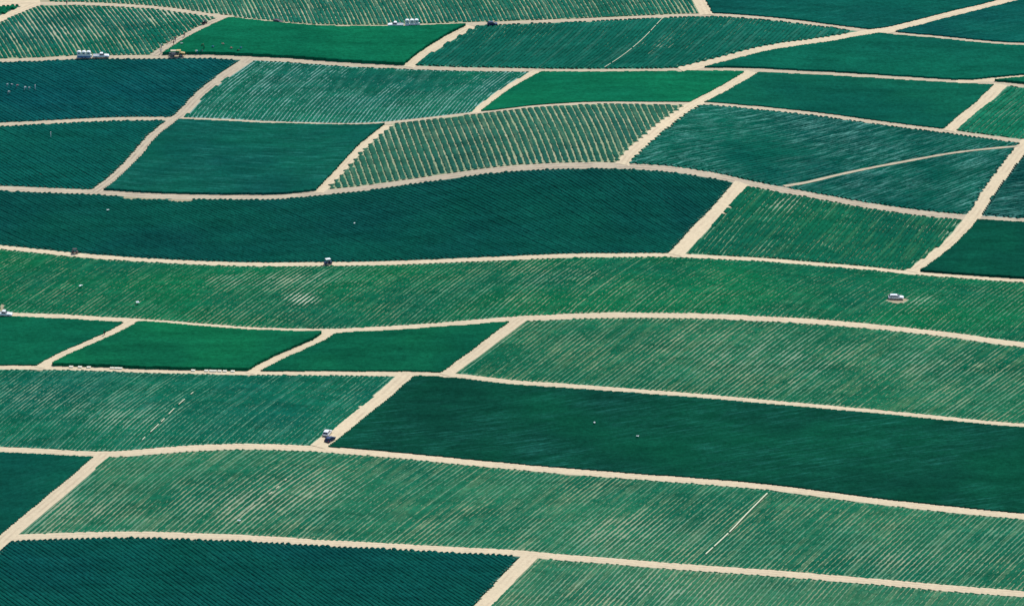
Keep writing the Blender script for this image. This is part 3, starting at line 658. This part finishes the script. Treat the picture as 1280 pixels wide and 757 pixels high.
# ------------------------------------------------------------------ people
SKIN = simple('skin', (.30, .17, .11), .6)
CLOTH = {n: simple('cloth_'+n, c, .9, spec=.1) for n, c in dict(white=(.75,.75,.74), pale=(.50,.62,.62), navy=(.012,.03,.10), black=(.012,.012,.016), blue=(.03,.16,.45), pink=(.50,.20,.22), red=(.30,.04,.05), green=(.05,.10,.05), grey=(.20,.22,.25), tan=(.40,.32,.20), denim=(.03,.06,.14)).items()}
def person(px, py, pose, top, legs, hat, rz, label, group=None, k=1.0, dz=.06):
    e = empty('person', px, py, rz, k, dz); tag(e, label, 'person', group)
    if pose == 'stand':
        J = {'pel':((0,0,.95),.145),'wai':((0,0,1.10),.13),'che':((.0,0,1.32),.155),'nec':((.01,0,1.50),.055),'hea':((.02,0,1.62),.095),'top':((.02,0,1.72),.085)}
        arm = lambda s: [((.0,s*.19,1.42),.062),((.02,s*.25,1.14),.048),((.10,s*.24,.92),.036),((.13,s*.235,.83),.040)]
        leg = lambda s: [((0,s*.10,.86),.10),((.04,s*.12,.50),.068),((-.02,s*.13,.10),.045),((.14,s*.14,.04),.042)]
    elif pose == 'walk':
        J = {'pel':((0,0,.93),.145),'wai':((.02,0,1.08),.13),'che':((.05,0,1.30),.155),'nec':((.09,0,1.48),.055),'hea':((.12,0,1.60),.095),'top':((.13,0,1.70),.085)}
        arm = lambda s: [((.05,s*.19,1.40),.062),((.03-s*.12,s*.24,1.15),.048),((.10-s*.18,s*.24,.95),.036),((.14-s*.2,s*.235,.87),.040)]
        leg = lambda s: [((0,s*.10,.85),.10),((.06+s*.14,s*.11,.50),.068),((-.06+s*.28,s*.12,.12),.045),((.08+s*.28,s*.12,.04),.042)]
    else:
        J = {'pel':((0,0,.86),.150),'wai':((.14,0,.98),.13),'che':((.38,0,1.03),.155),'nec':((.55,0,.99),.055),'hea':((.66,0,.96),.095),'top':((.75,0,.92),.085)}
        arm = lambda s: [((.42,s*.19,.98),.062),((.50,s*.23,.70),.048),((.62,s*.19,.48),.036),((.66,s*.17,.40),.040)]
        leg = lambda s: [((-.02,s*.12,.78),.10),((.12,s*.16,.44),.068),((-.04,s*.17,.10),.045),((.12,s*.18,.04),.042)]
    vs, rs, es = [], [], []
    def put(p, r): vs.append(p); rs.append(r); return len(vs)-1
    names = ['pel','wai','che','nec','hea','top']; ids = [put(*J[n]) for n in names]
    es += list(zip(ids[:-1], ids[1:]))
    for s in (-1, 1):
        p = ids[2]
        for q in arm(s): c = put(*q); es.append((p, c)); p = c
        p = ids[0]
        for q in leg(s): c = put(*q); es.append((p, c)); p = c
    me = bpy.data.meshes.new('person_body'); me.from_pydata(vs, es, [])
    tmp = bpy.data.objects.new('tmp', me); COL.objects.link(tmp)
    sk = tmp.modifiers.new('s', 'SKIN'); 
    if not me.skin_vertices: 
        bpy.context.view_layer.update()
    for i, r in enumerate(rs): me.skin_vertices[0].data[i].radius = (r, r*1.05)
    me.skin_vertices[0].data[0].use_root = True
    ss = tmp.modifiers.new('u', 'SUBSURF'); ss.levels = 1; ss.render_levels = 1
    dg = bpy.context.evaluated_depsgraph_get(); m2 = bpy.data.meshes.new_from_object(tmp.evaluated_get(dg))
    bpy.data.objects.remove(tmp)
    for mm in (CLOTH[legs], CLOTH[top], SKIN): m2.materials.append(mm)
    pc = np.array([tuple(p.center) for p in m2.polygons]); jp = np.array(vs)
    own = np.argmin(((pc[:, None]-jp[None])**2).sum(-1)/np.array(rs)[None]**.5, 1)
    lower = {0, 10, 11, 12, 13, 18, 19, 20, 21}
    # index layout: 0-5 spine, 6-9 arm, 10-13 leg, 14-17 arm, 18-21 leg
    for p, o_ in zip(m2.polygons, own): p.material_index = 2 if o_ in (3, 4, 5, 9, 17) else (0 if o_ in lower else 1); p.use_smooth = True
    bo = bpy.data.objects.new('body', m2); COL.objects.link(bo); bo.parent = e
    hp = Vector(J['top'][0]); d = (Vector(J['top'][0])-Vector(J['hea'][0])).normalized()
    h_ = MB(); h_.cyl((0, 0, .0), .19, .02, 14, 'z'); h_.cyl((0, 0, .06), .11, .11, 12, 'z', .09)
    ho = h_.build('hat', CLOTH[hat], e); ho.location = hp-d*.01; ho.rotation_euler = d.to_track_quat('Z', 'Y').to_euler()
    return e
G1 = 'farm workers on the slanting road'; G2 = 'pickers in the smooth green field'; G3 = 'pale pickers in the dark teal field'
WK = [
 (201.7,61,'stand','pale','denim','white',.5,'worker in a pale top standing at the left verge of the slanting road',G1),
 (201.2,67.5,'walk','pale','grey','pale',-1,'worker in pale clothes at the foot of the slanting road, nearest to the junction',G1),
 (210,55.5,'bend','green','tan','tan',2,'stooping worker in olive green at the left verge of the slanting road',G1),
 (214.5,53.5,'stand','white','black','tan',.2,'worker in a white top and black trousers beside the navy clad worker',G1),
 (219,52.5,'stand','navy','navy','pink',1.2,'large worker all in navy with a pink hat in the middle of the road crew',G1),
 (216.8,57,'walk','black','black','black',1,'slim worker in black walking just below the rest of the road crew',G1),
 (225,54.5,'bend','navy','navy','grey',.3,'stooping worker in navy at the right verge of the slanting road',G1),
 (230.3,47,'walk','black','navy','black',1,'lone worker in dark clothes walking further up the slanting road than the crew',G1),
 (228.5,57.5,'bend','white','grey','white',3,'picker in white at the upper left edge of the smooth bright field near the road',G2),
 (252,59,'bend','green','green','green',.4,'picker in dull green, upper of the two dark pickers left of the blue one',G2),
 (255,63,'stand','black','black','black',.4,'picker in black standing upright left of the blue picker',G2),
 (265,61.5,'bend','blue','denim','blue',.1,'picker in bright blue between the black and the pink pickers',G2),
 (280,58,'bend','pink','grey','pink',3,'picker in faded pink, the upper of the two pink pickers',G2),
 (288,63,'bend','pink','tan','tan',0,'picker in faded pink with a tan hat, the lower of the two pink pickers',G2),
 (300,63,'bend','blue','denim','blue',.2,'picker in blue, the furthest right of the crew in the smooth field',G2),
 (296.5,66,'bend','black','black','green',.2,'picker in black stooping lowest on the right of the field crew',G2),
 (247,67,'bend','white','blue','white',2.8,'picker in white near the lower edge of the smooth field, beside the navy one',G2),
 (251,66.8,'bend','navy','navy','blue',.2,'picker in navy near the lower edge of the smooth field, beside the white one',G2),
 (8.5,109,'bend','pale','grey','pale',1,'pale picker furthest left in the upper line of the dark teal field',G3),
 (13.8,109,'bend','pale','denim','pale',.5,'pale picker second from the left in the dark teal field',G3),
 (20.5,110,'bend','pink','grey','white',.5,'picker in pinkish white, third from the left in the dark teal field',G3),
 (30.5,112.5,'bend','white','pale','pale',.5,'picker in pale aqua near the middle of the line in the dark teal field',G3),
 (35.6,113,'bend','pale','grey','grey',.5,'dim grey hatted picker between the aqua one and the rightmost white one',G3),
 (44,112.5,'stand','white','pale','white',.5,'brightest white clad picker at the right end of the line in the dark teal field',G3),
 (10,118,'bend','white','grey','tan',.5,'pale picker on his own below the left end of the line',G3),
 (63.5,171.5,'stand','white','white','white',.5,'lone figure in white standing in the dark rows below the second left road',None),
 (130.3,419.5,'stand','black','black','black',.8,'lone black clad figure on the upper verge of the left slanting road',None),
 (83.5,6.5,'stand','navy','navy','navy',1.5,'lone figure in navy on the top left road at the corner of the striped field',None),
]
for p in WK:
    infield = p[8] in (G2, G3) or p[0] == 63.5
    person(p[0], p[1]+(1.5 if infield else 0), *p[2:9], k=1.0 if not infield else 1.0, dz=(.55 if infield else .06))

# ------------------------------------------------------------------ crates, scraps, pipes
def crate(px, py, rz, label, k=1.0):
    e = empty('harvest_crate', px, py, rz, k, .1); tag(e, label, 'crate', 'pale harvest crates along the field edge')
    a = MB(); L_, W_, H_, t_ = .60, .42, .32, .03
    a.box(-L_, L_, -W_, W_, 0, t_); a.box(-L_, L_, -W_, -W_+t_, t_, H_); a.box(-L_, L_, W_-t_, W_, t_, H_); a.box(-L_, -L_+t_, -W_+t_, W_-t_, t_, H_); a.box(L_-t_, L_, -W_+t_, W_-t_, t_, H_)
    a.build('bin', CREAM, e)
    r_ = MB()
    for y in (-W_, W_): r_.box(-L_-.03, L_+.03, y-.03, y+.03, H_, H_+.05)
    for x in (-L_, L_): r_.box(x-.03, x+.03, -W_+.03, W_-.03, H_, H_+.05)
    r_.build('rim', CREAM, e)
    l_ = MB(); l_.box(-L_+.04, L_-.04, -W_+.04, W_-.04, H_+.01, H_+.045); l_.build('added_lid', CREAM, e)  # flat top added to catch the sun and brighten the crate
CREAM = simple('cream_plastic', (.80, .77, .62), .6)
cr = [(89,'single pale crate at the left end of the row beside the left road fork'),(100,'second pale crate from the left along the bright lens shaped field'),(111,'third pale crate from the left, standing alone'),
      (140,'leftmost crate of the close group of three'),(145.5,'middle crate of the close group of three'),(150.5,'rightmost crate of the close group of three'),
      (241.5,'lone pale crate left of the right hand line of crates'),(258,'first pale crate of the right hand line'),(264,'second pale crate of the right hand line, nearly touching the next'),(268.5,'third pale crate of the right hand line'),
      (274.5,'small gap crate in the middle of the right hand line'),(281,'long looking crate right of the middle of the right hand line'),(291,'last pale crate before the middle road fork')]
R7x = [q[0] for q in RD[9][1]]; R7y = [q[1] for q in RD[9][1]]
for x, l in cr:
    crate(x, float(np.interp(x, R7x, R7y))-1.0, R(random.uniform(-8, 4)), l, 1.0)

def line_on_ground(pts, step=1.0):
    x, y = ground_at([p[0] for p in pts], [p[1] for p in pts]); return smooth_line(x, y, step)
def pipe(pts, label, dash, r=.12):
    Lp = line_on_ground(pts); n = 8; b = MB(); i = 0; rnd = random.Random(len(label))
    while i < len(Lp)-3:
        m_ = rnd.randint(*dash[0]); seg = Lp[i:i+m_+1]
        if len(seg) < 2: break
        T = np.gradient(seg, axis=0); T /= np.linalg.norm(T, axis=1)[:, None]
        vs = []; fs = []
        for s_, (p, tt) in enumerate(zip(seg, T)):
            z = float(H(p[0], p[1]))+dash[2]
            for q_ in range(n):
                a = 2*math.pi*q_/n; vs.append((p[0]-tt[1]*r*math.cos(a), p[1]+tt[0]*r*math.cos(a), z+r*math.sin(a)))
        for s_ in range(len(seg)-1):
            for q_ in range(n): fs.append((s_*n+q_, s_*n+(q_+1) % n, (s_+1)*n+(q_+1) % n, (s_+1)*n+q_))
        fs += [tuple(range(n)), tuple((len(seg)-1)*n+q_ for q_ in range(n))]
        b.add(vs, fs); i += m_+rnd.randint(*dash[1])
    o = b.build('irrigation_pipe', PIPE, None); tag(o, label, 'pipe')
PIPE = simple('pale_pipe', (.70, .68, .46), .6)
pipe([(756,86),(780,70),(805,49),(829,24)], 'thin pale pipe line slanting across the mid green field at the top', ((4,9),(0,1),.62), .10)
pipe([(882,694),(910,668),(935,642),(959,618)], 'long pale dashed pipe in the broad striped field near the bottom right', ((5,11),(0,1),.50), .20)
pipe([(178,551),(200,530),(222,508),(246,488)], 'short broken pale pipe in the striped field at lower left', ((2,6),(2,5),.50), .13)
pipe([(336,619),(345,612),(358,600),(368,591)], 'short row of pale pipe pieces in the left half of the broad striped field', ((1,2),(2,4),.45), .10)
def scrap(px, py, s, label):
    e = empty('plastic_sheet', px, py, random.uniform(0, 3), 1, .75)
    me_ = MB(); n = 6; vs = []; rnd = random.Random(int(px))
    for j in range(n):
        for i in range(n): vs.append(((i/(n-1)-.5)*s*1.6, (j/(n-1)-.5)*s, rnd.random()*s*.3))
    for q_ in range(2):
        off = len(me_.v)
    fs = [(j*n+i, j*n+i+1, (j+1)*n+i+1, (j+1)*n+i) for j in range(n-1) for i in range(n-1)]
    me_.add(vs, fs); o = me_.build('plastic_sheet', PLAST, None)
    o.location = e.location; o.rotation_euler = e.rotation_euler; bpy.data.objects.remove(e)
    sm = o.modifiers.new('t', 'SOLIDIFY'); sm.thickness = .03
    tag(o, label, 'plastic sheet')
scrap(334, 57, .6, 'white scrap on the smooth bright field at the top, right of the pickers')
scrap(135, 265, .5, 'small white scrap in the left part of the long dark curving field')
scrap(101, 359.5, .7, 'white scrap in the left part of the long bright band')
scrap(172, 380.5, .9, 'larger white scrap above the left road fork in the long bright band')
scrap(797, 547.5, .5, 'tiny white scrap in the very dark field, right of its middle')
scrap(743, 530.5, .5, 'tiny white scrap in the very dark field, left of its middle')
scrap(443, 281.5, .4, 'tiny white scrap in the middle of the long dark curving field')
scrap(299, 653, .6, 'white scrap in the broad striped field at lower left')

# ------------------------------------------------------------------ light, sky, camera
SUN_EL = R(54); SUN_AZ = R(30)          # clockwise from the viewing direction (+Y)
w = bpy.data.worlds.new('World'); scene.world = w; w.use_nodes = True
t = w.node_tree; bg = t.nodes['Background']; sky = t.nodes.new('ShaderNodeTexSky'); sky.sky_type = 'NISHITA'; sky.sun_disc = False
sky.sun_elevation = SUN_EL; sky.sun_rotation = SUN_AZ; t.links.new(sky.outputs[0], bg.inputs[0]); bg.inputs[1].default_value = .15
sl = bpy.data.lights.new('sun', 'SUN'); sl.energy = 3.7; sl.angle = R(.5); sl.color = (1, .96, .88)
so = bpy.data.objects.new('sun', sl); COL.objects.link(so)
sd = Vector((math.sin(SUN_AZ)*math.cos(SUN_EL), math.cos(SUN_AZ)*math.cos(SUN_EL), math.sin(SUN_EL)))
so.rotation_euler = sd.to_track_quat('Z', 'Y').to_euler(); so.location = (0, 0, 300)
cd = bpy.data.cameras.new('camera'); co = bpy.data.objects.new('camera', cd); COL.objects.link(co)
cd.sensor_width = 36; cd.lens = FPX/1280*36; cd.clip_start = 10; cd.clip_end = 60000
co.location = tuple(CAM); co.rotation_euler = (math.pi/2-TH, 0, 0); scene.camera = co
scene.view_settings.view_transform = 'Standard'; scene.view_settings.look = 'None'; scene.view_settings.gamma = 1
scene.view_settings.exposure = 0.0

for o in bpy.data.objects:
    if 'label' in o and not 4 <= len(o['label'].split()) <= 16: import sys; sys.stderr.write('LABEL %d %s\n' % (len(o['label'].split()), o['label']))
